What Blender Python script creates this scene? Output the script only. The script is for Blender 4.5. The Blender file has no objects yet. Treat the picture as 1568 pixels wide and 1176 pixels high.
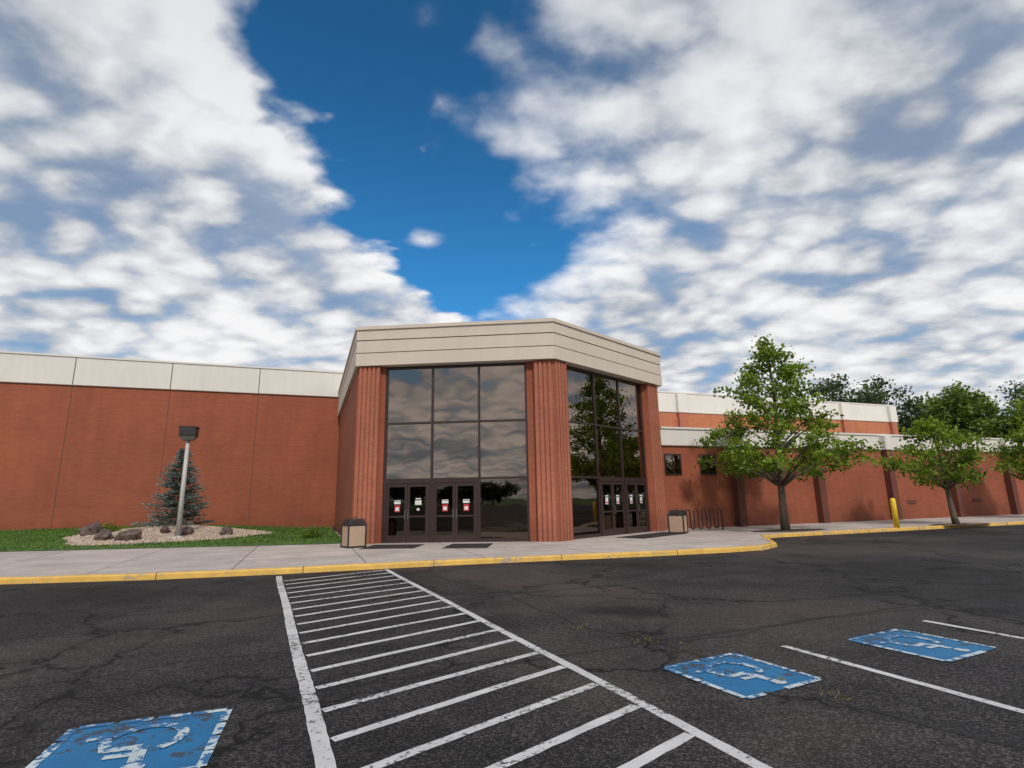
import bpy, math, random
import numpy as np
from mathutils import Matrix, Vector
rng=np.random.default_rng(7); random.seed(7)
S=bpy.context.scene
S.view_settings.view_transform='Standard'; S.view_settings.look='None'; S.view_settings.exposure=0
rad=math.radians
# ------------------------------------------------ helpers
def link(o,parent=None):
    S.collection.objects.link(o)
    if parent is not None: o.parent=parent
    return o
def empty(name,loc=(0,0,0),rz=0,parent=None):
    e=bpy.data.objects.new(name,None); e.location=loc; e.rotation_euler=(0,0,rz); e.empty_display_size=.3
    return link(e,parent)
def mesh(name,verts,faces,mat,parent=None,smooth=False,loc=None,rz=0):
    m=bpy.data.meshes.new(name); m.from_pydata([tuple(map(float,v)) for v in verts],[],[tuple(map(int,f)) for f in faces]); m.update()
    if mat: 
        for mm in (mat if isinstance(mat,list) else [mat]): m.materials.append(mm)
    if smooth:
        for p in m.polygons: p.use_smooth=True
    o=bpy.data.objects.new(name,m)
    if loc is not None: o.location=loc
    o.rotation_euler=(0,0,rz)
    return link(o,parent)
def boxes(parent,name,bl,mat,bevel=0):
    V=[];F=[]
    for (x0,x1,y0,y1,z0,z1) in bl:
        b=len(V)
        V+=[(x0,y0,z0),(x1,y0,z0),(x1,y1,z0),(x0,y1,z0),(x0,y0,z1),(x1,y0,z1),(x1,y1,z1),(x0,y1,z1)]
        F+=[(b,b+3,b+2,b+1),(b+4,b+5,b+6,b+7),(b,b+1,b+5,b+4),(b+1,b+2,b+6,b+5),(b+2,b+3,b+7,b+6),(b+3,b,b+4,b+7)]
    o=mesh(name,V,F,mat,parent)
    if bevel:
        md=o.modifiers.new('bev','BEVEL'); md.width=bevel; md.segments=2
    return o
def prism(parent,name,poly,z0,z1,mat):
    n=len(poly); V=[(x,y,z0) for x,y in poly]+[(x,y,z1) for x,y in poly]
    F=[tuple(range(n-1,-1,-1)),tuple(range(n,2*n))]+[(i,(i+1)%n,n+(i+1)%n,n+i) for i in range(n)]
    return mesh(name,V,F,mat,parent)
def tube_data(pts,radii,n=10,V=None,F=None):
    V=[] if V is None else V; F=[] if F is None else F
    pts=[Vector(p) for p in pts]; b=len(V); up=None
    for i,p in enumerate(pts):
        d=(pts[min(i+1,len(pts)-1)]-pts[max(i-1,0)]).normalized()
        if up is None:
            up=d.orthogonal().normalized()
        else:
            up=(up-d*up.dot(d)); up=up.normalized() if up.length>1e-5 else d.orthogonal().normalized()
        s=d.cross(up)
        for k in range(n):
            a=2*math.pi*k/n
            V.append(tuple(p+(up*math.cos(a)+s*math.sin(a))*radii[i]))
    for i in range(len(pts)-1):
        for k in range(n):
            F.append((b+i*n+k,b+i*n+(k+1)%n,b+(i+1)*n+(k+1)%n,b+(i+1)*n+k))
    F.append(tuple(b+k for k in range(n-1,-1,-1))); F.append(tuple(b+(len(pts)-1)*n+k for k in range(n)))
    return V,F
def tube(parent,name,pts,radii,mat,n=12):
    V,F=tube_data(pts,radii,n); return mesh(name,V,F,mat,parent,smooth=True)
# ------------------------------------------------ node helper
class NT:
    def __init__(s,nt): s.t=nt; s.n=nt.nodes; s.l=nt.links
    def new(s,typ,**kw):
        x=s.n.new(typ)
        for k,v in kw.items():
            if k!='inp': setattr(x,k,v)
        for a,b in kw.get('inp',{}).items():
            if hasattr(b,'is_output'): s.l.new(b,x.inputs[a])
            else: x.inputs[a].default_value=b
        return x
    def math(s,op,a,b=0.0,c=0.0,clamp=False):
        x=s.n.new('ShaderNodeMath'); x.operation=op; x.use_clamp=clamp
        for i,v in enumerate((a,b,c)):
            if hasattr(v,'is_output'): s.l.new(v,x.inputs[i])
            else: x.inputs[i].default_value=v
        return x.outputs[0]
    def ss(s,v,a,b,lo=0.0,hi=1.0,typ='SMOOTHSTEP'):
        x=s.n.new('ShaderNodeMapRange'); x.interpolation_type=typ
        s.l.new(v,x.inputs[0]); x.inputs[1].default_value=a; x.inputs[2].default_value=b; x.inputs[3].default_value=lo; x.inputs[4].default_value=hi
        return x.outputs[0]
    def mix(s,f,a,b,bt='MIX'):
        x=s.n.new('ShaderNodeMix'); x.data_type='RGBA'; x.blend_type=bt
        for i,v in ((0,f),(6,a),(7,b)):
            if hasattr(v,'is_output'): s.l.new(v,x.inputs[i])
            elif i==0: x.inputs[i].default_value=v
            else: x.inputs[i].default_value=(*v,1) if len(v)==3 else v
        return x.outputs[2]
    def noise(s,vec,scale,detail=3,rough=.5,dist=0):
        x=s.new('ShaderNodeTexNoise',inp={'Scale':scale,'Detail':detail,'Roughness':rough,'Distortion':dist})
        if vec is not None: s.l.new(vec,x.inputs['Vector'])
        return x.outputs[0]
    def vm(s,op,a,b):
        x=s.n.new('ShaderNodeVectorMath'); x.operation=op
        for i,v in ((0,a),(1,b)):
            if op=='SCALE' and i==1:
                if hasattr(v,'is_output'): s.l.new(v,x.inputs['Scale'])
                else: x.inputs['Scale'].default_value=v
            elif hasattr(v,'is_output'): s.l.new(v,x.inputs[i])
            else: x.inputs[i].default_value=v
        return x.outputs['Value'] if op in('DISTANCE','LENGTH') else x.outputs[0]
def mat(name):
    m=bpy.data.materials.new(name); m.use_nodes=True; t=NT(m.node_tree)
    b=m.node_tree.nodes['Principled BSDF']; out=m.node_tree.nodes['Material Output']
    oc=t.new('ShaderNodeTexCoord').outputs['Object']
    return m,t,b,out,oc
def simple(name,col,rough=.6,var=.15,scale=4,metal=0,bump=0,bscale=40):
    m,t,b,out,oc=mat(name)
    n=t.noise(oc,scale,3,.6)
    f=t.ss(n,.3,.7,1-var,1+var,'LINEAR')
    t.l.new(t.vm('SCALE',col[:3],f),b.inputs['Base Color']); b.inputs['Roughness'].default_value=rough; b.inputs['Metallic'].default_value=metal
    if bump:
        bn=t.new('ShaderNodeBump',inp={'Strength':bump,'Distance':.02,'Height':t.noise(oc,bscale,2)})
        t.l.new(bn.outputs[0],b.inputs['Normal'])
    return m
def brick(name,c1,c2,mort,rowh=.1,bw=.3):
    m,t,b,out,oc=mat(name)
    sp=t.new('ShaderNodeSeparateXYZ',inp={0:oc})
    xy=t.math('ADD',sp.outputs[0],sp.outputs[1])
    cv=t.new('ShaderNodeCombineXYZ',inp={0:xy,1:sp.outputs[2]}).outputs[0]
    br=t.new('ShaderNodeTexBrick',inp={'Vector':cv,'Color1':(*c1,1),'Color2':(*c2,1),'Mortar':(*mort,1),'Scale':1.0,'Mortar Size':.008,'Mortar Smooth':.3,'Brick Width':bw,'Row Height':rowh})
    n=t.noise(oc,.35,4,.6); f=t.ss(n,.3,.7,.86,1.14,'LINEAR')
    cs=t.new('ShaderNodeCombineXYZ',inp={0:t.math('MULTIPLY',xy,2.5),1:t.math('MULTIPLY',sp.outputs[2],.12)}).outputs[0]
    f2=t.ss(t.noise(cs,1,3,.6),.3,.7,.93,1.06,'LINEAR')
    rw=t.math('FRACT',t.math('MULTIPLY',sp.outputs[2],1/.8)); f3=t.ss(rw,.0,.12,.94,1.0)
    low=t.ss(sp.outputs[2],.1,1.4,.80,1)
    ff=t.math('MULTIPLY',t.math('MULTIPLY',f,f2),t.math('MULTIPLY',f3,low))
    t.l.new(t.vm('SCALE',br.outputs[0],ff),b.inputs['Base Color']); b.inputs['Roughness'].default_value=.85
    bn=t.new('ShaderNodeBump',inp={'Strength':.3,'Distance':.01,'Height':t.math('SUBTRACT',1,br.outputs[1])})
    t.l.new(bn.outputs[0],b.inputs['Normal'])
    return m
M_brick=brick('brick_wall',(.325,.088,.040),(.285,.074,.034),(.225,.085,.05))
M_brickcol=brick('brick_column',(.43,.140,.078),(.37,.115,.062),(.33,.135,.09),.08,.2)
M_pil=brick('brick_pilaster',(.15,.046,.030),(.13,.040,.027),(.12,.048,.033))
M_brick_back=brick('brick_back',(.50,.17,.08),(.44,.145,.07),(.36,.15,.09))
def stucco(name,col):
    m,t,b,out,oc=mat(name)
    sp=t.new('ShaderNodeSeparateXYZ',inp={0:oc})
    xy=t.math('ADD',sp.outputs[0],sp.outputs[1])
    cs=t.new('ShaderNodeCombineXYZ',inp={0:t.math('MULTIPLY',xy,4),1:t.math('MULTIPLY',sp.outputs[2],.4)}).outputs[0]
    f=t.math('MULTIPLY',t.ss(t.noise(cs,1,4,.65),.3,.75,1.02,.94,'LINEAR'),t.ss(t.noise(oc,.5,3),.3,.7,.95,1.04,'LINEAR'))
    t.l.new(t.vm('SCALE',col,f),b.inputs['Base Color']); b.inputs['Roughness'].default_value=.8
    bn=t.new('ShaderNodeBump',inp={'Strength':.15,'Distance':.01,'Height':t.noise(oc,60,2)}); t.l.new(bn.outputs[0],b.inputs['Normal'])
    return m
M_stucco=stucco('fascia_stucco',(.63,.55,.46))
M_stuccoW=stucco('parapet_white',(.72,.69,.64))
M_groove=simple('reveal_dark',(.27,.21,.17),.9)
M_joint=simple('joint_dark',(.12,.06,.045),.9)
M_frame=simple('bronze_frame',(.040,.022,.020),.35,.1)
M_dark=simple('dark_metal',(.02,.018,.017),.45,.2)
M_int=simple('interior_wall',(.24,.12,.07),.8)
M_intfloor=simple('interior_floor',(.16,.11,.08),.4)
M_wood=simple('wood_desk',(.62,.26,.07),.5)
M_tan=simple('tan_panel',(.44,.31,.22),.8,.2,30,bump=.3)
M_pole=simple('pole_paint',(.46,.45,.43),.5,.1)
M_mat=simple('door_mat_rubber',(.022,.016,.018),.9,.3,20)
M_white=simple('sign_white',(.7,.7,.68),.5)
M_red=simple('sign_red',(.5,.03,.04),.5)
M_steel=simple('steel',(.35,.33,.32),.35,.1,metal=1)
M_bark=simple('bark',(.12,.09,.065),.9,.4,12,bump=.6)
M_mulch=simple('mulch',(.06,.04,.028),.95,.5,20,bump=.8)
M_rock=simple('rock_surface',(.12,.085,.075),.9,.5,5,bump=.8,bscale=12)
def paint(name,col,under,wear=.55,rough=.6,scale=9,soft=.06):
    m,t,b,out,oc=mat(name)
    n=t.noise(oc,scale,6,.72); n2=t.noise(oc,1.1,2)
    w=t.ss(t.math('ADD',n,t.math('MULTIPLY',t.math('SUBTRACT',n2,.5),.45)),wear,wear+soft)
    g=t.ss(t.noise(oc,3,3),.3,.7,.80,1.05,'LINEAR')
    t.l.new(t.mix(w,t.vm('SCALE',col,g),under),b.inputs['Base Color']); b.inputs['Roughness'].default_value=rough
    bn=t.new('ShaderNodeBump',inp={'Strength':.4,'Distance':.01,'Height':t.noise(oc,90,2)}); t.l.new(bn.outputs[0],b.inputs['Normal'])
    return m
M_yel=paint('yellow_kerb_paint',(.74,.45,.09),(.36,.30,.22),.57)
M_bol=simple('yellow_bollard_paint',(.85,.56,.02),.5,.1)
M_line=paint('white_line_paint',(.58,.58,.58),(.07,.07,.07),.54,scale=16,soft=.10)
M_blue=paint('blue_paint',(.004,.145,.34),(.035,.05,.07),.55,scale=7)
M_symw=paint('white_symbol_paint',(.52,.60,.64),(.02,.13,.30),.48,scale=11)
def asphalt():
    m,t,b,out,oc=mat('asphalt')
    big=t.noise(oc,.14,3,.6); med=t.noise(oc,1.1,4,.7); fine=t.noise(oc,55,2,.7)
    v=t.new('ShaderNodeTexVoronoi',inp={'Vector':oc,'Scale':70.0})
    f=t.math('MULTIPLY',t.ss(big,.34,.66,.50,1.5,'LINEAR'),t.ss(med,.3,.7,.66,1.34,'LINEAR'))
    sep=t.new('ShaderNodeSeparateColor',inp={0:v.outputs['Color']})
    ag=t.ss(sep.outputs[0],.5,1.0,.55,3.0,'LINEAR')
    f=t.math('MULTIPLY',f,t.math('MULTIPLY',ag,t.ss(fine,.3,.7,.65,1.35,'LINEAR')))
    c=t.vm('SCALE',(.030,.0275,.028),f)
    c=t.mix(t.ss(big,.46,.62,0,.5),c,(.072,.055,.046))
    spp=t.new('ShaderNodeSeparateXYZ',inp={0:oc})
    bx=t.math('ADD',t.math('MULTIPLY',spp.outputs[0],-.39),t.math('MULTIPLY',spp.outputs[1],.92))
    bx=t.math('ADD',bx,t.math('MULTIPLY',med,.25))
    seam=t.math('ABSOLUTE',t.math('SUBTRACT',t.math('FRACT',t.math('MULTIPLY',bx,.27)),.5))
    c=t.mix(t.ss(seam,.004,.02,.55,0),c,(.010,.010,.010))
    wn=t.new('ShaderNodeTexNoise',inp={'Vector':oc,'Scale':.8,'Detail':4.0,'Roughness':.6})
    cv=t.vm('ADD',oc,t.vm('SCALE',wn.outputs[1],2.2))
    vo=t.new('ShaderNodeTexVoronoi',feature='DISTANCE_TO_EDGE',inp={'Vector':cv,'Scale':.27})
    cm=t.ss(wn.outputs[0],.38,.50)
    cr=t.math('MULTIPLY',t.ss(vo.outputs['Distance'],.002,.010,.95,0),cm)
    c=t.mix(t.ss(vo.outputs['Distance'],.005,.035,.45,0),c,(.012,.012,.013)); c=t.mix(cr,c,(.005,.005,.005))
    sv=t.vm('MULTIPLY',t.vm('SUBTRACT',cv,(2.65,9.35,1.1)),(1,1.8,0))
    c=t.mix(t.ss(t.vm('LENGTH',sv,(0,0,0)),.35,.95,.8,0),c,(.009,.008,.008))
    c=t.mix(t.ss(med,.60,.74,0,.6),c,(.012,.011,.011))
    t.l.new(c,b.inputs['Base Color']); b.inputs['Roughness'].default_value=.85; b.inputs['Specular IOR Level'].default_value=.25
    h=t.math('ADD',fine,t.math('MULTIPLY',cr,-3))
    bn=t.new('ShaderNodeBump',inp={'Strength':.6,'Distance':.012,'Height':h}); t.l.new(bn.outputs[0],b.inputs['Normal'])
    return m
M_asph=asphalt()
def concrete():
    m,t,b,out,oc=mat('concrete_paving')
    br=t.new('ShaderNodeTexBrick',offset=0.0,inp={'Vector':oc,'Color1':(.50,.44,.40,1),'Color2':(.43,.38,.35,1),'Mortar':(.14,.12,.10,1),'Scale':1.0,'Mortar Size':.016,'Brick Width':3.0,'Row Height':1.75})
    f=t.math('MULTIPLY',t.ss(t.noise(oc,.7,4,.65),.3,.7,.78,1.12,'LINEAR'),t.ss(t.noise(oc,12,3,.7),.3,.7,.88,1.12,'LINEAR'))
    t.l.new(t.vm('SCALE',br.outputs[0],f),b.inputs['Base Color']); b.inputs['Roughness'].default_value=.85
    return m
M_conc=concrete()
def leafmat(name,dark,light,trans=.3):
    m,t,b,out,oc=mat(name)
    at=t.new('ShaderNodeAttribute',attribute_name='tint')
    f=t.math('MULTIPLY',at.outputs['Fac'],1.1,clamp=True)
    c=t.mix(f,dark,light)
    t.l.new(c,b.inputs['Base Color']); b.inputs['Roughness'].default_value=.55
    tr=t.new('ShaderNodeBsdfTranslucent',inp={'Color':c})
    mx=t.new('ShaderNodeMixShader',inp={0:trans,1:b.outputs[0],2:tr.outputs[0]})
    t.l.new(mx.outputs[0],out.inputs[0])
    return m
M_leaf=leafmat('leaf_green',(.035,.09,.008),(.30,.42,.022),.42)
M_leafd=leafmat('leaf_distant',(.018,.038,.014),(.10,.145,.04),.2)
M_leafy=leafmat('leaf_bright_distant',(.04,.08,.010),(.19,.27,.03),.25)
M_spruce=leafmat('spruce_needles',(.035,.065,.055),(.20,.28,.27),.1)
M_blade=leafmat('grass_blades',(.05,.12,.015),(.17,.30,.03),.3)
M_weed=leafmat('weed_blades',(.07,.09,.02),(.28,.24,.08),.3)
M_grass=simple('lawn',(.055,.12,.018),.9,.35,3,bump=.5)
def gravelm():
    m,t,b,out,oc=mat('gravel_stones')
    v=t.new('ShaderNodeTexVoronoi',inp={'Vector':oc,'Scale':16.0})
    sep=t.new('ShaderNodeSeparateColor',inp={0:v.outputs['Color']})
    c=t.mix(sep.outputs[0],(.28,.20,.14),(.62,.51,.42)); t.l.new(c,b.inputs['Base Color']); b.inputs['Roughness'].default_value=.9
    bn=t.new('ShaderNodeBump',inp={'Strength':.7,'Distance':.04,'Height':t.math('SUBTRACT',1,v.outputs['Distance'])}); t.l.new(bn.outputs[0],b.inputs['Normal'])
    return m
M_gravel=gravelm()
def glassm(name,fac,gl,tr,bs=.10):
    m,t,b,out,oc=mat(name)
    m.node_tree.nodes.remove(b)
    bn=t.new('ShaderNodeBump',inp={'Strength':bs,'Distance':.03,'Height':t.noise(oc,1.0,1)})
    g=t.new('ShaderNodeBsdfGlossy',inp={'Color':(*gl,1),'Roughness':.012,'Normal':bn.outputs[0]})
    r=t.new('ShaderNodeBsdfTransparent',inp={'Color':(*tr,1)})
    fr=t.new('ShaderNodeFresnel',inp={'IOR':1.5})
    f=t.math('ADD',t.math('MULTIPLY',fr.outputs[0],.7),fac,clamp=True)
    mx=t.new('ShaderNodeMixShader',inp={0:f,1:r.outputs[0],2:g.outputs[0]}); t.l.new(mx.outputs[0],out.inputs[0])
    return m
M_glass=glassm('bronze_reflective_glass',.30,(.76,.62,.52),(.16,.12,.10),.16)
M_glassd=glassm('door_glass',.08,(.6,.55,.5),(.38,.30,.25))
M_glassf=glassm('lower_pane_glass',.14,(.7,.62,.55),(.45,.35,.28))
# ------------------------------------------------ camera
h=1.6; p=rad(12.0); ro=rad(1.04)
R0=Vector((1,0,0));U0=Vector((0,-math.sin(p),math.cos(p)));Fw=Vector((0,math.cos(p),math.sin(p)))
R=R0*math.cos(ro)-U0*math.sin(ro); U=R0*math.sin(ro)+U0*math.cos(ro)
cd=bpy.data.cameras.new('camera'); cam=bpy.data.objects.new('camera',cd); S.collection.objects.link(cam)
mw=Matrix.Identity(4)
for i in range(3):
    mw[i][0]=R[i]; mw[i][1]=U[i]; mw[i][2]=-Fw[i]
mw[0][3],mw[1][3],mw[2][3]=0,0,h
cam.matrix_world=mw
cd.sensor_width=36; cd.lens=19.06; cd.clip_end=6000; cd.clip_start=.05
S.camera=cam
# ------------------------------------------------ world
W=bpy.data.worlds.new("World"); S.world=W; W.use_nodes=True
t=NT(W.node_tree); bg=W.node_tree.nodes['Background']
sun_dir=Vector((.22,-.97,0)).normalized(); el=rad(44)
sky=t.new('ShaderNodeTexSky',sky_type='NISHITA'); sky.sun_disc=False; sky.sun_elevation=el
sky.sun_rotation=math.atan2(sun_dir.x,sun_dir.y)%(2*math.pi); sky.air_density=1.0; sky.dust_density=.4; sky.ozone_density=2.5
tc=t.new('ShaderNodeTexCoord').outputs['Generated']
sp=t.new('ShaderNodeSeparateXYZ',inp={0:tc}); X,Y,Z=sp.outputs
zc=t.math('MAXIMUM',Z,.03)
px=t.math('DIVIDE',X,zc); py=t.math('DIVIDE',Y,zc)
zd=t.math('ADD',t.math('MAXIMUM',Z,0),.22)
Q=t.new('ShaderNodeCombineXYZ',inp={0:t.math('DIVIDE',X,zd),1:t.math('MULTIPLY',t.math('DIVIDE',Y,zd),1.2)}).outputs[0]
def warp(vec,scale,amp,det):
    wn=t.new('ShaderNodeTexNoise',inp={'Vector':vec,'Scale':scale,'Detail':det,'Roughness':.5})
    return t.vm('SCALE',t.vm('SUBTRACT',wn.outputs[1],(.5,.5,.5)),amp)
w1=warp(Q,1.6,.34,1.0); w2=warp(Q,7.0,.17,3.0)
QW=t.vm('ADD',t.vm('ADD',Q,w1),w2)
vo=t.new('ShaderNodeTexVoronoi',voronoi_dimensions='2D',feature='SMOOTH_F1',inp={'Vector':QW,'Scale':7.0})
vo.inputs['Smoothness'].default_value=.6
puffn=t.ss(vo.outputs['Distance'],.05,.72,1,0,'LINEAR')
nmed=t.noise(Q,3.2,5,.58)
nbig=t.noise(Q,1.15,2,.5)
xl=t.math('ADD',-.56,t.ss(py,2.0,3.1,0,.28))
dl=t.math('SUBTRACT',xl,px)
dr=t.math('MULTIPLY',t.math('SUBTRACT',px,-.02),.62)
thin=t.math('MULTIPLY',t.math('MULTIPLY',t.ss(py,1.45,1.85),t.ss(py,2.2,2.7,1,0)),t.ss(px,.6,1.3,1,0))
dr=t.math('SUBTRACT',t.math('MINIMUM',dr,.42),t.math('MULTIPLY',thin,.18))
g=t.math('MAXIMUM',dl,dr)
g=t.math('MINIMUM',g,.50)
g=t.math('ADD',g,t.ss(py,.2,-.3,0,1))
rgt=t.math('MULTIPLY',t.ss(px,-.25,-.1),t.ss(py,.2,.6))
e=t.math('ADD',g,t.math('MULTIPLY',t.math('SUBTRACT',nmed,.5),.50))
e=t.math('ADD',e,t.math('MULTIPLY',t.math('SUBTRACT',puffn,.5),.16))
covL=t.ss(e,-.04,.10); covR=t.ss(e,-.08,.26)
cov=t.math('ADD',t.math('MULTIPLY',covL,t.math('SUBTRACT',1,rgt)),t.math('MULTIPLY',covR,rgt))
hs_=t.math('ADD',t.math('MULTIPLY',puffn,.24),t.math('ADD',t.math('MULTIPLY',nmed,.50),t.math('MULTIPLY',nbig,.35)))
hole=t.ss(hs_,.38,.54,.62,1)
hole=t.math('MAXIMUM',hole,t.ss(Z,.34,.12,0,.93))
dens=t.math('MULTIPLY',cov,hole)
pf=t.vm('DISTANCE',t.vm('ADD',t.new('ShaderNodeCombineXYZ',inp={0:px,1:py}).outputs[0],w2),(-.33,1.97,0))
puff=t.math('MULTIPLY',t.ss(pf,.0,.10,.75,0),t.ss(nmed,.38,.60))
dens=t.math('MAXIMUM',dens,puff)
shade=t.math('ADD',t.math('MULTIPLY',puffn,.22),t.math('ADD',t.math('MULTIPLY',nmed,.80),t.math('MULTIPLY',nbig,.50)))
sh=t.ss(shade,.52,.94)
edge=t.ss(e,.06,.40,1,.0)
sh=t.math('ADD',sh,t.math('MULTIPLY',edge,.20),clamp=True)
sh=t.math('MULTIPLY',sh,t.ss(Z,.42,.80,1,.62))
ccol=t.mix(sh,(3.1,3.5,4.2),(9.3,9.3,9.4))
skc=t.vm('MULTIPLY',sky.outputs[0],(.30,1.04,1.40))
skc=t.vm('SCALE',skc,t.ss(Z,.35,.75,1.02,.78))
fin=t.mix(dens,skc,ccol)
t.l.new(fin,bg.inputs[0]); bg.inputs[1].default_value=.1
# sun
sl=bpy.data.lights.new('sun','SUN'); sl.energy=2.3; sl.angle=rad(5); sl.color=(1,.93,.84)
so=bpy.data.objects.new('sun',sl); S.collection.objects.link(so)
sd=Vector((sun_dir.x*math.cos(el),sun_dir.y*math.cos(el),math.sin(el)))
so.rotation_euler=sd.to_track_quat('Z','Y').to_euler(); so.location=sd*80
# ------------------------------------------------ ground
mesh('ground',[(-2500,-2500,-.05),(2500,-2500,-.05),(2500,2500,-.05),(-2500,2500,-.05)],[(0,1,2,3)],M_grass)
mesh('parking_lot',[(-120,-90,0),(120,-90,0),(120,40,0),(-120,40,0)],[(0,1,2,3)],M_asph)
O=Vector((-10.6,32.5,0)); RZ=rad(20.5)
def Wd(k,m,z=0): return Vector((O.x+k*math.cos(RZ)-m*math.sin(RZ),O.y+k*math.sin(RZ)+m*math.cos(RZ),z))
front=[(-60,-7.2),(-30,-13.6),(-14,-17.0),(-7.7,-18.75),(-4.5,-19.6),(-2.07,-19.95),(2.2,-20.25),(4.92,-20.6),(7.5,-20.95),(9.8,-21.15),(11.3,-21.1),(12.4,-20.5),(13.6,-19.0),(14.5,-17.9),(15.4,-17.65),(30.5,-17.65),(60,-17.65)]
def offs(pl,d):
    out=[]
    for i,(x,y) in enumerate(pl):
        a=pl[max(i-1,0)]; b=pl[min(i+1,len(pl)-1)]
        dx,dy=b[0]-a[0],b[1]-a[1]; L=math.hypot(dx,dy); out.append((x-dy/L*d,y+dx/L*d))
    return out
kin=offs(front,.16)
paving=empty('sidewalk',O,RZ)
back=[(60,-6),(-60,-.5)]
prism(paving,'paving_slab',kin+back,-.02,.128,M_conc)
kb=empty('yellow_kerb',O,RZ)
V=[];F=[]
def dens_pl(pl,step):
    out=[pl[0]]
    for a,b in zip(pl[:-1],pl[1:]):
        L=math.hypot(b[0]-a[0],b[1]-a[1]); n=max(1,int(L/step))
        for i in range(1,n+1): out.append((a[0]+(b[0]-a[0])*i/n,a[1]+(b[1]-a[1])*i/n))
    return out
fp=dens_pl(front,.6); prof=[(0.0,-.01),(.012,.10),(.035,.133),(.155,.136),(.16,.0)]
rows=[offs(fp,a) for a,_ in prof]
for i in range(len(fp)):
    for j,(a,z) in enumerate(prof): V.append((rows[j][i][0],rows[j][i][1],z+ .004*math.sin(i*2.1)))
np_=len(prof)
for i in range(len(fp)-1):
    for j in range(np_-1): F.append((i*np_+j,(i+1)*np_+j,(i+1)*np_+j+1,i*np_+j+1))
mesh('kerb_body',V,F,M_yel,kb)
V=[];F=[]
for i in range(3,len(fp)-1,5):
    x,y=fp[i]; dx,dy=fp[i+1][0]-x,fp[i+1][1]-y; L=math.hypot(dx,dy); dx/=L;dy/=L; nx,ny=-dy,dx
    b=len(V)
    for s in (0,1):
        for (a,z) in ((-.004,0),(.008,.108),(.03,.142),(.158,.146)):
            V.append((x+nx*a+dx*.018*s,y+ny*a+dy*.018*s,z))
    for j in range(3): F.append((b+j,b+4+j,b+5+j,b+j+1))
mesh('kerb_joints',V,F,M_joint,kb)
gi=offs(fp,-.002); go=[offs(fp,-.12-.08*random.random())[i] for i in range(len(fp))]
V=[(x,y,.004) for x,y in gi]+[(x,y,.004) for x,y in go]; n=len(fp)
mesh('gutter_dirt',V,[(i,n+i,n+i+1,i+1) for i in range(n-1)],simple('gutter_dirt_mat',(.045,.038,.032),.95,.5,3),kb)
# ------------------------------------------------ markings (stall frame)
MR=math.atan2(.4158,.9095)
mk=empty('parking_lot_markings',(0,0,0),MR)
V=[];F=[]
def strip(ax,ay,bx,by,w,z=.004):
    dx,dy=bx-ax,by-ay; L=math.hypot(dx,dy); nx,ny=-dy/L*w/2,dx/L*w/2; n=max(1,int(L/.12)); b=len(V)
    ph=random.random()*6
    for i in range(n+1):
        f=i/n; wob=.014*math.sin(f*L*1.3+ph); j=.009*random.uniform(-1,1); j2=.009*random.uniform(-1,1)
        V.append((ax+dx*f+nx*(1+(j+wob)/w),ay+dy*f+ny*(1+(j+wob)/w),z)); V.append((ax+dx*f-nx*(1+(j2-wob)/w),ay+dy*f-ny*(1+(j2-wob)/w),z))
    for i in range(n): F.append((b+2*i,b+2*i+1,b+2*i+3,b+2*i+2))
strip(.48,-3,.48,13.85,.12); strip(2.85,-3,2.85,14.0,.10)
d=-2.0
while d<13.6:
    dd=d+random.uniform(-.02,.02)
    if dd+.69<14.0: strip(.56,dd,2.79,dd+.69+random.uniform(-.02,.02),.09)
    d+=.575
for nn in (5.23,7.75,10.3,12.85,-2.1,-4.65,-7.2): strip(nn,4.55,nn,-1.2,.09)
mesh('painted_lines',V,F,M_line,mk)
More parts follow.
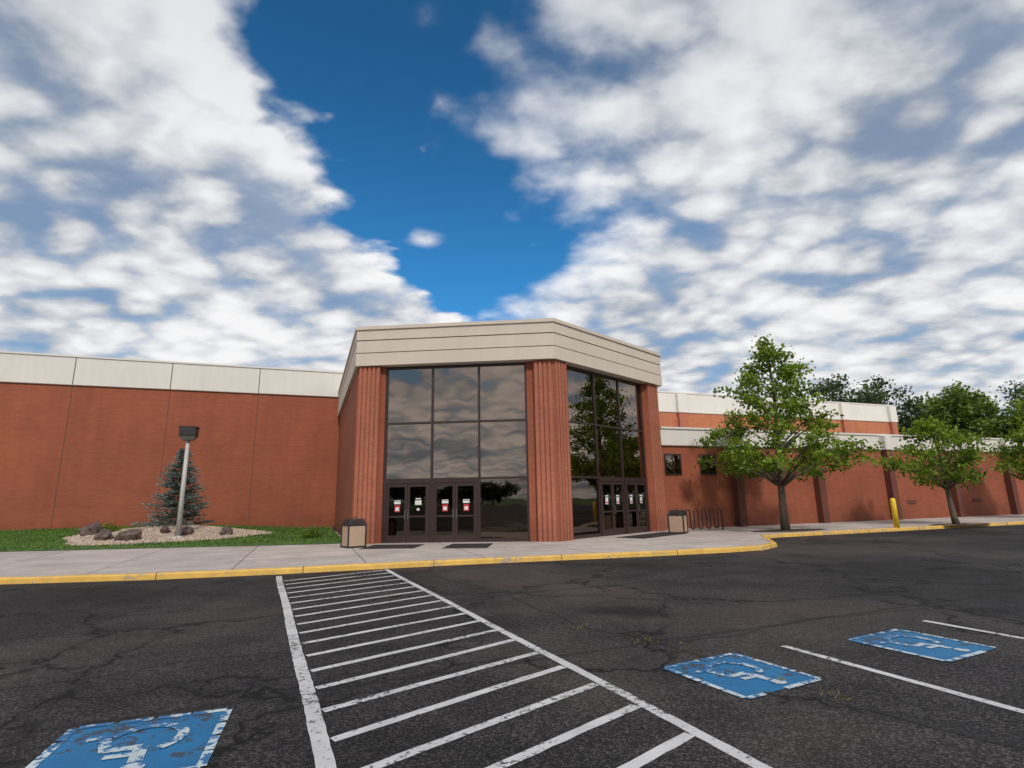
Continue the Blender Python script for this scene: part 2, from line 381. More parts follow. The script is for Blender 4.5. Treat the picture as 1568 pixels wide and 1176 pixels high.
def symbol(n0,d0,size,rot=0):
    e_=empty('accessible_parking_symbol',(n0*math.cos(MR)-d0*math.sin(MR),n0*math.sin(MR)+d0*math.cos(MR),0),MR+math.pi+rot)
    s=size
    mesh('blue_square',[(-s/2,-s/2,.004),(s/2,-s/2,.004),(s/2,s/2,.004),(-s/2,s/2,.004)],[(0,1,2,3)],M_blue,e_)
    V=[];F=[]
    def st(pts,w,z):
        for a,b in zip(pts[:-1],pts[1:]):
            ax,ay=a[0]*s,a[1]*s;bx,by=b[0]*s,b[1]*s;dx,dy=bx-ax,by-ay;L=math.hypot(dx,dy);nx,ny=-dy/L*w*s/2,dx/L*w*s/2
            b0=len(V); V.extend([(ax+nx,ay+ny,z),(ax-nx,ay-ny,z),(bx-nx,by-ny,z),(bx+nx,by+ny,z)]); F.append((b0,b0+1,b0+2,b0+3))
    st([(-.09,.27),(-.06,.03)],.085,.008); st([(-.06,.03),(.15,.02)],.08,.0084); st([(.14,.04),(.23,-.24)],.075,.0088); st([(.22,-.24),(.33,-.21)],.065,.0092); st([(-.07,.15),(.12,.14)],.06,.0096)
    arc=[(-.04+.235*math.cos(rad(a)),-.10+.235*math.sin(rad(a))) for a in range(125,345,11)]
    b0=len(V)
    for (x,y) in arc:
        r_=math.hypot(x+.04,y+.10)
        for rr in (.235-.036,.235+.036): V.append(((-.04+(x+.04)/r_*rr)*s,(-.10+(y+.10)/r_*rr)*s,.010))
    for i in range(len(arc)-1): F.append((b0+2*i,b0+2*i+1,b0+2*i+3,b0+2*i+2))
    b0=len(V); V.extend([((-.10+.07*math.cos(a*.524))*s,(.36+.07*math.sin(a*.524))*s,.010) for a in range(12)]); F.append(tuple(range(b0,b0+12)))
    mesh('wheelchair_figure',V,F,M_symw,e_)
    V=[];F=[]
    q=.5
    for a,b in (((-q,-q),(q,-q)),((q,-q),(q,q)),((q,q),(-q,q)),((-q,q),(-q,-q))):
        for i in range(4):
            if random.random()<.9:
                f0=i/4+.01;f1=(i+1)/4-.03*random.random()
                st([(a[0]+(b[0]-a[0])*f0,a[1]+(b[1]-a[1])*f0),(a[0]+(b[0]-a[0])*f1,a[1]+(b[1]-a[1])*f1)],.06,.0075+.0003*i)
    mesh('square_border',V,F,M_symw,e_)
symbol(-.68,4.82,1.02,rad(-6)); symbol(4.1,4.08,.94,rad(3)); symbol(6.55,3.92,.95,rad(2))
# long cracks in the asphalt
V=[];F=[]
M_crack=simple('crack_filler',(.008,.008,.008),.8,.5,8)
def crack(pl,w,amp=.16):
    q=dens_pl(pl,.13); n=len(q); ph=[random.random()*9 for _ in range(4)]; b=len(V)
    dx,dy=pl[-1][0]-pl[0][0],pl[-1][1]-pl[0][1]; L=math.hypot(dx,dy) or 1; nx,ny=-dy/L,dx/L
    s=0
    for i,(x,y) in enumerate(q):
        s+=.13; o=amp*(math.sin(s*.9+ph[0])*.6+math.sin(s*2.3+ph[1])*.35+math.sin(s*6.1+ph[2])*.16)+random.uniform(-.012,.012)
        ww=w*(.4+.6*abs(math.sin(s*1.7+ph[3])))*.5
        a=q[max(i-1,0)];c=q[min(i+1,n-1)]; tx,ty=c[0]-a[0],c[1]-a[1]; l=math.hypot(tx,ty) or 1; mx,my=-ty/l,tx/l
        V.append((x+nx*o+mx*ww,y+ny*o+my*ww,.0022)); V.append((x+nx*o-mx*ww,y+ny*o-my*ww,.0022))
    for i in range(n-1): F.append((b+2*i,b+2*i+1,b+2*i+3,b+2*i+2))
crack([(-13,7.0),(-7.33,8.2),(-3.8,9.34),(-1.9,9.7),(-.11,10.2)],.05)
crack([(-.11,10.2),(.3,8.5),(.74,7.38),(1.52,6.55),(2.56,4.75),(3.25,3.9),(4.5,3.1)],.035,.12)
crack([(4.5,14.4),(5.2,12.6),(6.3,10.4),(7.29,8.29),(9.5,6.0)],.06)
crack([(-2.4,13.4),(-1.2,11.6),(-.11,10.2)],.05)
crack([(1.52,6.55),(4.0,7.6),(7.0,8.4),(12,10.5)],.04)
crack([(-9,3.4),(-5.5,4.6),(-3.3,6.2),(-1.0,6.7)],.03)
crack([(6,11.2),(11,13.0),(18,17.0)],.05)
crack([(-10,11.0),(-7.6,10.5),(-5.0,11.2),(-4.2,12.7)],.05)
crack([(-6.7+.55*math.cos(a*.4),9.85+.42*math.sin(a*.4)) for a in range(17)],.05,.03)
crack([(-6.2,9.5),(-5.9,8.4),(-6.5,6.0),(-7.5,4.0)],.03)
crack([(.3,13.9),(1.4,11.8),(3.2,10.6),(6.0,10.9)],.05)
mesh('asphalt_cracks',V,F,M_crack)
# ------------------------------------------------ building
B=empty('brick_building',O,RZ)
L_=(0,-13.25); C_=(6.85,-16.5); R_=(13.9,-13.25)
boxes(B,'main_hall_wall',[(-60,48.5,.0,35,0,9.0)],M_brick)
boxes(B,'main_hall_parapet',[(-60,48.56,-.06,35.06,7.9,9.38)],M_stuccoW)
boxes(B,'main_hall_coping',[(-60,48.60,-.11,35.1,9.38,9.47)],M_stuccoW)
jl=[]
for i in range(1,13):
    k=-4.45*i; jl.append((k-.02,k+.02,-.066,0,7.9,9.38)); jl.append((k-.016,k+.016,-.006,.02,.2,7.9))
boxes(B,'control_joints',jl,M_joint)
boxes(B,'main_hall_drip',[(-60,48.5,-.075,0,7.86,7.90)],M_groove)
for i,k in enumerate((25.1,33.7,42.3,48.3)):
    boxes(B,'upper_pilaster_%d'%i,[(k-.35,k+.35,-.30,.0,4,7.86)],M_brickcol)
    boxes(B,'upper_pilaster_cap_%d'%i,[(k-.42,k+.42,-.36,0,7.862,9.30)],M_stuccoW)
boxes(B,'upper_wall_right',[(14.2,48.5,-.03,0,4.2,7.86)],M_brick_back)
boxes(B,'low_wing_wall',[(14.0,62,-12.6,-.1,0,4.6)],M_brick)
boxes(B,'low_wing_parapet',[(14.02,62,-12.66,-.12,3.98,4.75)],M_stuccoW)
boxes(B,'low_wing_coping',[(14.03,62,-12.72,-.13,4.75,4.84)],M_stuccoW)
boxes(B,'low_wing_drip',[(14.04,62,-12.68,-12.5,3.94,3.98)],M_groove)
ks=[18.2,23.55,28.9,34.2,39.5,44.8,50.1,55.4]
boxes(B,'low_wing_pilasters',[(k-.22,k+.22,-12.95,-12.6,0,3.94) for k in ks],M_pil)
boxes(B,'pilaster_caps',[(k-.27,k+.27,-13.0,-12.6,3.942,4.72) for k in ks],M_stuccoW)
for i,k in enumerate((14.15,16.17)):
    boxes(B,'small_window_frame_%d'%i,[(k,k+.94,-12.64,-12.58,3.5,3.56),(k,k+.94,-12.64,-12.58,2.58,2.64),(k,k+.06,-12.64,-12.58,2.64,3.5),(k+.88,k+.94,-12.64,-12.58,2.64,3.5),(k+.45,k+.49,-12.63,-12.58,2.64,3.5)],M_frame)
    boxes(B,'small_window_pane_%d'%i,[(k+.05,k+.9,-12.615,-12.59,2.62,3.52)],M_glass)
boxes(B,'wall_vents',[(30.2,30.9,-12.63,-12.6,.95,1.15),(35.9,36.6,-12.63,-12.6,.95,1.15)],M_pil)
def inset(d):
    pts=[(L_[0],L_[1]),(C_[0],C_[1]),(R_[0],R_[1]),(13.9,-.02),(0,-.02)]
    if d==0: return pts
    return [(0+d,L_[1]+d*.8),(C_[0],C_[1]+d*1.1),(13.9-d,R_[1]+d*.8),(13.9-d,-.02),(d,-.02)]
prism(B,'fascia_lower_band',inset(0),6.68,7.16,M_stucco)
prism(B,'fascia_reveal_low',inset(.05),7.16,7.20,M_groove)
prism(B,'fascia_middle_band',inset(.012),7.20,7.66,M_stucco)
prism(B,'fascia_reveal_high',inset(.05),7.66,7.70,M_groove)
prism(B,'fascia_upper_band',inset(.0),7.70,8.10,M_stucco)
prism(B,'fascia_coping',inset(-.05),8.10,8.23,M_stucco)
boxes(B,'entrance_side_walls',[(.12,.42,-13.0,-.05,0,6.66),(13.48,13.78,-13.0,-.05,0,6.66)],M_brick)
boxes(B,'side_wall_footing',[(.06,.3,-12.9,-.05,0,.30)],M_pil)
boxes(B,'lobby_back_wall',[(.42,13.48,-6.2,-6.0,.13,6.6)],M_int)
prism(B,'lobby_floor',[(.5,-12.6),(6.85,-15.6),(13.4,-12.6),(13.4,-6.2),(.5,-6.2)],.10,.14,M_intfloor)
boxes(B,'lobby_desk',[(3.8,6.6,-13.0,-12.5,.14,1.05),(8.2,10.2,-12.6,-12.0,.14,.8)],M_wood)
boxes(B,'lobby_desk_top',[(3.72,6.68,-13.08,-12.42,1.05,1.10),(8.12,10.28,-12.68,-11.92,.80,.85)],M_dark)
boxes(B,'lobby_chairs',[(3.0,3.5,-12.2,-11.7,.5,.58),(3.0,3.5,-11.7,-11.62,.5,1.0),(5.8,6.3,-14.2,-13.7,.5,.58),(5.8,6.3,-13.7,-13.62,.5,1.0),(5.82,5.86,-14.18,-14.14,.14,.5),(6.24,6.28,-14.18,-14.14,.14,.5)],M_wood)
boxes(B,'lobby_opening',[(5.5,9.0,-6.23,-6.19,.14,2.5),(1.2,2.4,-6.23,-6.19,.14,2.3)],M_dark)
ang=math.atan2(3.25,6.95)
LEN=7.58
def face(name,org,a,mirror):
    f=empty(name,(org[0],org[1],0),a,B)
    def mx(bl): return [(LEN-x1,LEN-x0,y0,y1,z0,z1) for (x0,x1,y0,y1,z0,z1) in bl] if mirror else bl
    g0,g1=1.14,6.46; bw=(g1-g0)/3; gy=.42
    z0,zt=.13,6.68
    end=[(.10,.92,.145,.75,0,6.67)]; ribs=[(.115+i*.17,.115+i*.17+.125,.085,.145,0,6.66) for i in range(5)]
    ret=[(.92,1.10,.30,.70,0,6.665)]
    cor=[(6.78,7.50,.145,.75,0,6.67)]; ribs2=[(6.80+i*.17,6.80+i*.17+.125,.085,.145,0,6.66) for i in range(4)]
    ret2=[(6.50,6.78,.30,.70,0,6.665)]
    boxes(f,'column_core',mx(end+cor),M_brickcol); boxes(f,'column_ribs',mx(ribs+ribs2),M_brickcol,.012); boxes(f,'column_returns',mx(ret+ret2),M_brick)
    fr=[]
    for i in range(4):
        x=g0+i*bw; fr.append((x-.04,x+.04,gy-.06,gy+.08,z0,6.66))
    for z in (2.34,4.44,6.58):
        fr+= [(g0+i*bw+.04,g0+(i+1)*bw-.04,gy-.055,gy+.07,z,z+.075) for i in range(3)]
    fr.append((g0+2*bw+.04,g1-.04,gy-.055,gy+.07,z0,z0+.12))
    boxes(f,'curtain_wall_mullions',mx(fr),M_frame)
    n_=0
    for i in range(3):
        for z,z1 in ((2.415,4.44),(4.515,6.58)):
            bl=mx([(g0+i*bw+.04,g0+(i+1)*bw-.04,0,.012,z,z1)])[0]
            cx=(bl[0]+bl[1])/2; cz=(z+z1)/2
            o=boxes(f,'upper_pane_%d'%n_,[(bl[0]-cx,bl[1]-cx,0,.012,z-cz,z1-cz)],M_glass)
            o.location=(cx,gy,cz); o.rotation_euler=(rad(random.uniform(-.35,.35)),0,rad(random.uniform(-.35,.35))); n_+=1
    boxes(f,'fixed_pane',mx([(g0+2*bw+.04,g1-.04,gy,gy+.012,z0+.12,2.34)]),M_glassf)
    dr=[];dg=[];hd=[];sg=[];sr=[]
    for i in range(2):
        a0=g0+i*bw+.04; a1=g0+(i+1)*bw-.04
        dr+=[(a0,a0+.07,gy-.09,gy+.05,z0,2.34),(a1-.07,a1,gy-.09,gy+.05,z0,2.34),(a0+.07,a1-.07,gy-.09,gy+.05,2.24,2.34)]
        mid=(a0+a1)/2
        for (l0,l1,side) in ((a0+.075,mid-.006,1),(mid+.006,a1-.075,-1)):
            dr+=[(l0,l0+.09,gy-.07,gy-.02,z0+.01,2.23),(l1-.09,l1,gy-.07,gy-.02,z0+.01,2.23),(l0+.09,l1-.09,gy-.07,gy-.02,2.11,2.23),(l0+.09,l1-.09,gy-.07,gy-.02,z0+.01,z0+.26),(l0+.09,l1-.09,gy-.072,gy-.018,1.02,1.08)]
            dg.append((l0+.09,l1-.09,gy-.05,gy-.04,z0+.26,2.11))
            hx=(l1-.05) if side==1 else (l0+.05)
            hd+=[(hx-.012,hx+.012,gy-.15,gy-.12,.95,1.30),(hx-.010,hx+.010,gy-.12,gy-.07,.98,1.0),(hx-.010,hx+.010,gy-.12,gy-.07,1.26,1.28)]
            c=(l0+l1)/2+.02
            if (i,side)!=(0,-1) and not mirror:
                sr.append((c-.10,c+.10,gy-.056,gy-.051,1.22,1.46)); sg.append((c-.065,c+.065,gy-.060,gy-.057,1.26,1.38))
                sg.append((c-.12,c+.12,gy-.056,gy-.051,1.50,1.58))
                sg.append((c-.12,c+.12,gy-.056,gy-.051,1.60,1.63))
            elif mirror:
                sg.append((c-.09,c+.09,gy-.056,gy-.051,1.34,1.60)); sg.append((c-.10,c+.10,gy-.056,gy-.051,1.64,1.69)); sr.append((c-.07,c+.07,gy-.060,gy-.057,1.38,1.44))
            else:
                sg.append((c-.12,c+.12,gy-.056,gy-.051,1.46,1.62)); sg.append((c-.1,c+.1,gy-.056,gy-.051,1.66,1.70)); sg.append((c-.05,c+.05,gy-.056,gy-.051,1.26,1.34))
    boxes(f,'door_frames',mx(dr),M_frame); boxes(f,'door_glass',mx(dg),M_glassd); boxes(f,'door_handles',mx(hd),M_steel)
    boxes(f,'door_notices',mx(sg),M_white); boxes(f,'door_notices_red',mx(sr),M_red)
    boxes(f,'threshold',mx([(g0,g0+2*bw,gy-.14,gy+.1,.128,.142)]),M_steel)
    return f
face('entrance_face_west',L_,-ang,False)
face('entrance_face_east',C_,ang,True)
def mat_at(cx,cy,w,d_,rz):
    e_=empty('door_mat',Wd(cx,cy,.128),RZ+rz); boxes(e_,'mat_pad',[(-w/2,w/2,-d_/2,d_/2,.0,.014)],M_mat,.004)
    boxes(e_,'mat_border',[(-w/2-.04,-w/2,-d_/2,d_/2,0,.009),(w/2,w/2+.04,-d_/2,d_/2,0,.009)],M_dark)
mat_at(1.3,-15.2,1.7,1.5,-ang); mat_at(3.6,-16.3,1.35,1.7,-ang); mat_at(11.2,-15.6,3.2,1.2,ang)
# ------------------------------------------------ lawn terrain
def medge(k): return -12.65+.2856*(-.72-k) if k<-.72 else -12.65
def sm(x): x=min(1,max(0,x)); return x*x*(3-2*x)
def hz(k,m):
    me=medge(k); t_=(m-me)/(0-me) if me<0 else 1
    z=.142+.34*sm(t_)*sm((-k)/8)
    z+=.34*math.exp(-(((k+7)/3.0)**2+((m+5.8)/2.1)**2))
    z+=.05*sm((m-me)/.3)
    return z
lawn=empty('lawn',O,RZ)
V=[];F=[];nk,nm=90,40
for i in range(nk+1):
    k=-40+39.9*i/nk
    me=max(medge(k),-12.65)
    for j in range(nm+1):
        m_=me+(0-.0-me)*(j/nm)**1.3
        V.append((k,m_,hz(k,m_)))
for i in range(nk):
    for j in range(nm):
        a=i*(nm+1)+j; F.append((a,a+nm+1,a+nm+2,a+1))
mesh('turf',V,F,M_grass,lawn,smooth=True)
def ingrav(k,m,s=1): 
    th=math.atan2((m+7.1)/2.6,(k+6.9)/3.7)
    r=math.hypot((m+7.1)/2.6,(k+6.9)/3.7)
    return r< s*(1+.07*math.sin(3*th+1)+.05*math.sin(5*th))
def fan(pts,size,elong,mat_,name,parent,tints,up=0,seed=1,dirs=None):
    r=np.random.default_rng(seed); N=len(pts); pts=np.array(pts)
    if dirs is None:
        a=r.normal(size=(N,3)); a[:,2]+=up
    else: a=np.array(dirs)+r.normal(size=(N,3))*.35
    a/=np.linalg.norm(a,axis=1)[:,None]
    b=np.cross(a,r.normal(size=(N,3))); b/=np.linalg.norm(b,axis=1)[:,None]
    s=(size*(.65+.7*r.random(N)))[:,None]
    w=s*elong
    v0=pts; v1=pts+a*s*.5+b*w*.5; v2=pts+a*s; v3=pts+a*s*.5-b*w*.5
    V=np.stack([v0,v1,v2,v3],1).reshape(-1,3)
    me=bpy.data.meshes.new(name); me.vertices.add(4*N); me.vertices.foreach_set('co',V.astype('f').ravel())
    me.loops.add(4*N); me.loops.foreach_set('vertex_index',np.arange(4*N,dtype='i'))
    me.polygons.add(N); me.polygons.foreach_set('loop_start',np.arange(0,4*N,4,dtype='i'))
    me.update(calc_edges=True); me.validate()
    at=me.attributes.new('tint','FLOAT','POINT'); at.data.foreach_set('value',np.repeat(np.array(tints,dtype='f'),4))
    me.materials.append(mat_); o=bpy.data.objects.new(name,me); return link(o,parent)
pts=[];ti=[]
while len(pts)<42000:
    k=-34*random.random()-.1; me=max(medge(k),-12.65); m_=me-.03+(0-me)*random.random()
    if ingrav(k,m_): continue
    pts.append((k,m_,hz(k,m_)-.01)); ti.append(.5*random.random()+.5*(math.sin(k*1.3)*math.sin(m_*1.7)>0)*random.random())
fan(pts,.11,.22,M_blade,'grass_blades',lawn,ti,up=1.6,seed=3)
pts=[];ti=[]
for (x,y,n_,s_) in ((1.45,6.6,60,.10),(1.75,6.35,30,.09),(2.56,4.78,40,.05),(2.3,5.2,25,.05),(.8,7.3,30,.06),(-5.4,12.9,20,.06)):
    for _ in range(n_):
        pts.append((x+random.gauss(0,s_),y+random.gauss(0,s_),0)); ti.append(random.random())
fan(pts,.045,.18,M_weed,'crack_weeds',None,ti,up=.7,seed=33)
gb=empty('gravel_bed',O,RZ)
V=[(-6.9,-7.1,hz(-6.9,-7.1)+.03)];F=[];nr,na=16,64
for i in range(1,nr+1):
    for j in range(na):
        th=2*math.pi*j/na; rr=(1+.07*math.sin(3*th+1)+.05*math.sin(5*th))*i/nr
        k=-6.9+3.7*rr*math.cos(th); m_=-7.1+2.6*rr*math.sin(th); V.append((k,m_,hz(k,m_)+(.03 if i<nr else .01)))
for j in range(na): F.append((0,1+j,1+(j+1)%na))
for i in range(nr-1):
    for j in range(na): a=1+i*na; F.append((a+j,a+na+j,a+na+(j+1)%na,a+(j+1)%na))
mesh('gravel_surface',V,F,M_gravel,gb,smooth=True)
V=[];F=[]
while len(V)<6*4500:
    k=-6.9+random.uniform(-4.2,4.2); m_=-7.1+random.uniform(-3,3)
    if not ingrav(k,m_,1.0): continue
    s=random.uniform(.02,.055); z=hz(k,m_)+.035; b=len(V); q=random.random()*3
    c_,s_=math.cos(q)*s,math.sin(q)*s
    V+=[(k+c_,m_+s_,z),(k-s_,m_+c_,z),(k-c_,m_-s_,z),(k+s_,m_-c_,z),(k,m_,z+s*.7),(k,m_,z-s*.7)]
    for a in range(4): F+=[(b+a,b+(a+1)%4,b+4),(b+(a+1)%4,b+a,b+5)]
mesh('gravel_pebbles',V,F,M_gravel,gb)
import bmesh
from mathutils import noise as mn
def boulder(k,m_,s,sx,sy,sz,seed):
    bm=bmesh.new(); bmesh.ops.create_icosphere(bm,subdivisions=3,radius=1)
    for v in bm.verts:
        q=v.co*1.1+Vector((seed*7.1,0,0)); f=1+.50*mn.noise(q)+.25*mn.noise(q*2.6)
        v.co=Vector((v.co.x*f*sx,v.co.y*f*sy,max(v.co.z,-.5)*f*sz))*s
    me=bpy.data.meshes.new('boulder'); bm.to_mesh(me); bm.free(); me.materials.append(M_rock)
    o=bpy.data.objects.new('boulder',me); w=Wd(k,m_,hz(k,m_)+s*sz*.45); o.location=w; o.rotation_euler=(0,0,seed*1.3); link(o)
for i,(k,m_,s) in enumerate(((-9.7,-6.2,.40),(-8.8,-8.0,.36),(-7.9,-8.5,.38),(-6.9,-7.3,.26),(-6.1,-7.7,.30),(-4.6,-7.6,.28))):
    boulder(k,m_,s,1.05,.8,.85,i+1)
# ------------------------------------------------ vegetation
def interp(tb,x):
    return float(np.interp(x,[a for a,_ in tb],[b for _,b in tb]))
def tree(name,pos,H,th,zb,env,nb,ncl,nl,leaf,tr,seed,lm,sig=.22,lean=(0,0)):
    r=np.random.default_rng(seed); root=empty(name,pos)
    V=[];F=[]
    def trunkp(z):
        f=z/H; return np.array([lean[0]*f+.10*math.sin(f*5+seed),lean[1]*f+.08*math.cos(f*4+seed)-.08,z])
    zs=np.linspace(0,H*.93,12)
    tube_data([trunkp(z) for z in zs],[tr*(1.25 if i==0 else 1)*(1-.92*(z/H))+.012 for i,z in enumerate(zs)],10,V,F)
    P=[];T=[]
    emax=max(b for _,b in env)
    for i in range(nb):
        tt=((i+.5)/nb)**1.10; z=zb+(H-zb)*tt; az=i*2.39996+r.normal()*.3
        rr=interp(env,tt)*r.uniform(.65,1.12)
        tip=trunkp(z)+np.array([math.cos(az)*rr,math.sin(az)*rr,r.normal()*.15])
        tip[2]=max(tip[2],zb-.1)
        z0=max(th,z-rr*r.uniform(.4,.75)); st=trunkp(z0)
        mid=st*.5+tip*.5+np.array([0,0,.14*rr]); pts=[st,st*.6+mid*.4+np.array([0,0,.03*rr]),mid,mid*.45+tip*.55+np.array([0,0,.04*rr]),tip]
        br=tr*.42*(1-.75*z0/H); tube_data(pts,[br,br*.75,br*.5,br*.3,.006],5,V,F)
        n=max(2,int(round(ncl*(.45+rr/emax))))
        for c in range(n):
            f=r.uniform(.5,1.03) if rr>.7 else r.uniform(.2,1.05)
            cc=st*(1-f)+tip*f+np.array([0,0,.14*rr*4*f*(1-f)*.6])+r.normal(size=3)*np.array([.20,.20,.13])*min(1,rr*.6)
            q=cc+r.normal(size=(nl,3))*sig*np.array([1.1,1.1,.60])*r.uniform(.6,1.2)
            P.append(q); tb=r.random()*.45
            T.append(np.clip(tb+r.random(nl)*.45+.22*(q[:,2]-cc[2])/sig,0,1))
    mesh('trunk_and_branches',V,F,M_bark,root,smooth=True)
    fan(np.concatenate(P),leaf,.62,lm,'foliage',root,np.concatenate(T),up=-.1,seed=seed)
    return root
env1=[(0,2.6),(.12,3.7),(.27,3.3),(.40,2.1),(.6,1.7),(.8,1.1),(.93,.55),(1,.15)]
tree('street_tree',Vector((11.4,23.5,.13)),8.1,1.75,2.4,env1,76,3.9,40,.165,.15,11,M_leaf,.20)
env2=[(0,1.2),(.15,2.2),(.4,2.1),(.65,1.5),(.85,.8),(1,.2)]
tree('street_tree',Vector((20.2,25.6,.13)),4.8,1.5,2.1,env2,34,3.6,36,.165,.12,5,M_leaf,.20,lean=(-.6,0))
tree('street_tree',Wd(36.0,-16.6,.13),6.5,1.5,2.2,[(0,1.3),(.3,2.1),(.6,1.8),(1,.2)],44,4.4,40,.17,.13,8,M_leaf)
for (x,y,a,b) in ((11.4,23.35,1.9,.8),(20.2,25.45,1.8,.7)):
    V=[(0,0,.006)]+[(a*math.cos(i*.196)*(1+.06*math.sin(i*2.)),b*math.sin(i*.196),.003) for i in range(32)]
    mesh('tree_pit',V,[(0,1+i,1+(i+1)%32) for i in range(32)],M_mulch,None,loc=(x,y,.130),rz=RZ)
def spruce(pos,H,rad_,seed):
    r=np.random.default_rng(seed); root=empty('spruce_tree',pos)
    V=[];F=[]; tube_data([(0,0,-.3),(0,0,H*.5),(.02,0,H*.97)],[.07,.045,.008],8,V,F)
    P=[];D=[];T=[]
    z=.10
    while z<H*.985:
        f=z/H; rr=rad_*(1-f)**.80*r.uniform(.78,1.16)+.05
        nbr=int(8+11*(1-f))
        for i in range(nbr):
            az=r.random()*6.283; L=rr*r.uniform(.6,1.2); up=.08+.55*f
            tip=np.array([math.cos(az)*L,math.sin(az)*L,z+L*up*.6]); st=np.array([0,0,z])
            tube_data([st,tip],[.012,.004],4,V,F)
            n=int(10+42*L)
            u=r.uniform(.2,1,n); q=st+(tip-st)*u[:,None]+r.normal(size=(n,3))*.03
            side=np.array([-math.sin(az),math.cos(az),0]); off=(r.uniform(-1,1,n)*(.16*L+.03)*(1.15-u))[:,None]*side
            q=q+off; dr=np.array([math.cos(az),math.sin(az),.35])+np.sign(off@side)[:,None]*side*.6
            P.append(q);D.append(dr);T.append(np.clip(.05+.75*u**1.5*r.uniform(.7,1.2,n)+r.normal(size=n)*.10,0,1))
        z+=.10+.06*(1-f)
    mesh('trunk_and_branches',V,F,M_bark,root)
    fan(np.concatenate(P),.13,.24,M_spruce,'needles',root,np.concatenate(T),seed=seed,dirs=np.concatenate(D))
w=Wd(-6.9,-5.35); spruce(Vector((w.x,w.y,hz(-7.1,-5.35)-.05)),3.5,1.28,4)
def shrub(k,m_,R_,seed):
    r=np.random.default_rng(seed); root=empty('shrub',Wd(k,m_,hz(k,m_)))
    q=r.normal(size=(900,3))*R_*np.array([.5,.5,.4]); q[:,2]=abs(q[:,2])
    fan(q,.08,.5,M_leaf,'foliage',root,r.random(900)*.6,seed=seed,up=.5)
    V,F=tube_data([(0,0,-.02),(.02,0,R_*.7)],[.015,.006],5); mesh('stem',V,F,M_bark,root)
shrub(-9.3,-6.0,.42,2); shrub(-1.2,-9.8,.35,6)
def blobtrees(name,specs,lm,seed,leaf=.5,nc=70,nn=110):
    r=np.random.default_rng(seed); root=empty(name); P=[];T=[];V=[];F=[]
    for (x,y,H,Rr) in specs:
        tube_data([(x,y,0),(x,y,H*.6)],[.35,.15],6,V,F)
        for c in range(nc):
            d_=r.normal(size=3); d_/=np.linalg.norm(d_)
            rr=r.uniform(.45,1.05)
            cc=np.array([x,y,H*.60])+d_*np.array([Rr,Rr,H*.38])*rr
            n=nn; q=cc+r.normal(size=(n,3))*np.array([.15,.15,.09])*Rr
            P.append(q); tb=r.random()*.5; T.append(np.clip(tb+r.random(n)*.3+.2*(q[:,2]-cc[2])/(.07*Rr)*.5+.05,0,1))
    mesh('trunks',V,F,M_bark,root)
    fan(np.concatenate(P),leaf,.7,lm,'foliage',root,np.concatenate(T),seed=seed)
blobtrees('distant_trees',[(35.5,70,14.5,4.6),(42,70,17.2,5.2),(48.5,71,16.2,5.0),(55,69,14.6,4.6),(66,64,16.0,5.6)],M_leafd,3,.42)
blobtrees('distant_trees',[(55,56,12.4,4.0),(61,58,13.6,4.8),(50.5,60,13.2,3.8),(71,56,13.5,5.2),(78,58,13,5)],M_leafy,9,.42,85)
blobtrees('distant_trees',[(-80+14*i+random.uniform(-3,3),-105+random.uniform(-5,5),5.0+3*random.random(),6) for i in range(14)],M_leafd,21,.8,40,70)
# ------------------------------------------------ street furniture
lp=empty('street_lamp',Wd(-6.19,-8.57,hz(-6.19,-8.57)),RZ)
tube(lp,'concrete_base',[(0,0,-.2),(0,0,.12)],[.2,.19],M_conc,20)
tube(lp,'pole',[(0,0,.1),(0,0,3.95)],[.105,.07],M_pole,16)
tube(lp,'base_flange',[(0,0,.1),(0,0,.14)],[.15,.14],M_steel,16)
boxes(lp,'lamp_head',[(-.31,.31,-.31,.31,4.08,4.44)],M_dark,.03)
V=[(-.31,-.31,4.08),(.31,-.31,4.08),(.31,.31,4.08),(-.31,.31,4.08),(-.2,-.2,3.93),(.2,-.2,3.93),(.2,.2,3.93),(-.2,.2,3.93)]
mesh('lamp_lens_housing',[(x*.97,y*.97,z) for x,y,z in V],[(0,1,5,4),(1,2,6,5),(2,3,7,6),(3,0,4,7),(4,5,6,7)],simple('lens_grey',(.16,.15,.14),.3),lp)
boxes(lp,'lamp_cap',[(-.33,.33,-.33,.33,4.44,4.48)],M_dark)
bo=empty('bollard',(16.2,23.8,.128))
tube(bo,'post',[(0,0,0),(0,0,1.17),(0,0,1.215),(0,0,1.235)],[.105,.105,.08,.02],M_bol,20)
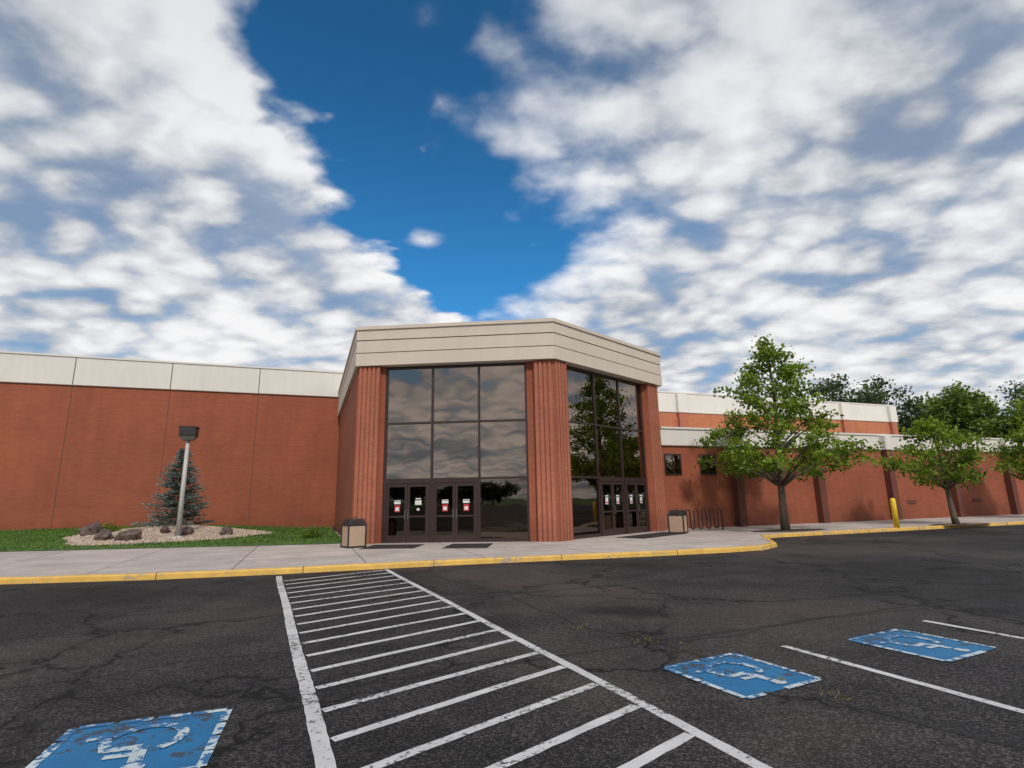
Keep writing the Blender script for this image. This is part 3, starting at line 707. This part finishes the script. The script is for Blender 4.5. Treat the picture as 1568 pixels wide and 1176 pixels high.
def bin_(loc,rz):
    e_=empty('litter_bin',loc,rz); w=.30
    boxes(e_,'base',[(-w,w,-w,w,0,.05)],M_dark,.01)
    boxes(e_,'corner_posts',[(sx*w-.02,sx*w+.02,sy*w-.02,sy*w+.02,.0,.74) for sx in (-1,1) for sy in (-1,1)],M_dark)
    boxes(e_,'aggregate_panels',[(-w+.03,w-.03,-w+.005,w-.005,.06,.70),(-w+.005,w-.005,-w+.03,w-.03,.06,.70)],M_tan)
    boxes(e_,'top_ring',[(-w-.02,w+.02,-w-.02,w+.02,.71,.76)],M_dark,.01)
    V=[(-w,-w,.76),(w,-w,.76),(w,w,.76),(-w,w,.76),(-w*.8,-w*.8,.92),(w*.8,-w*.8,.92),(w*.8,w*.8,.92),(-w*.8,w*.8,.92)]
    mesh('hood',V,[(0,1,5,4),(1,2,6,5),(2,3,7,6),(3,0,4,7),(4,5,6,7)],M_dark,e_)
    boxes(e_,'opening_flap',[(-.16,.16,-w*1.0,-w*.7,.79,.88),(-w*1.0,-w*.7,-.16,.16,.79,.88)],M_frame)
    pts=[(-.0+.12*math.cos(a),0,.92+.06*math.sin(a)) for a in np.linspace(0,math.pi,8)]
    tube(e_,'handle',pts,[.01]*8,M_dark,6)
bin_((-5.38,18.75,.128),rad(38)); bin_((6.68,22.9,.128),rad(60))
br_=empty('bike_rack',(8.25,24.3,.128),RZ)
pts=[]
n=5; wv_=.21
for i in range(2*n-1):
    top=(i%2==0)
    for a in np.linspace(math.pi,0,7):
        x=-.94+i*wv_+wv_/2+wv_/2*math.cos(a)
        z=(.80+.105*math.sin(a)) if top else (.20-.105*math.sin(a))
        pts.append((x,0,z))
pts=[(pts[0][0],0,0)]+pts+[(pts[-1][0],0,0)]
tube(br_,'wave_tube',pts,[.03]*len(pts),M_dark,8)
boxes(br_,'foot_plates',[(pts[0][0]-.07,pts[0][0]+.07,-.07,.07,0,.012),(pts[-1][0]-.07,pts[-1][0]+.07,-.07,.07,0,.012)],M_dark)
print('done')
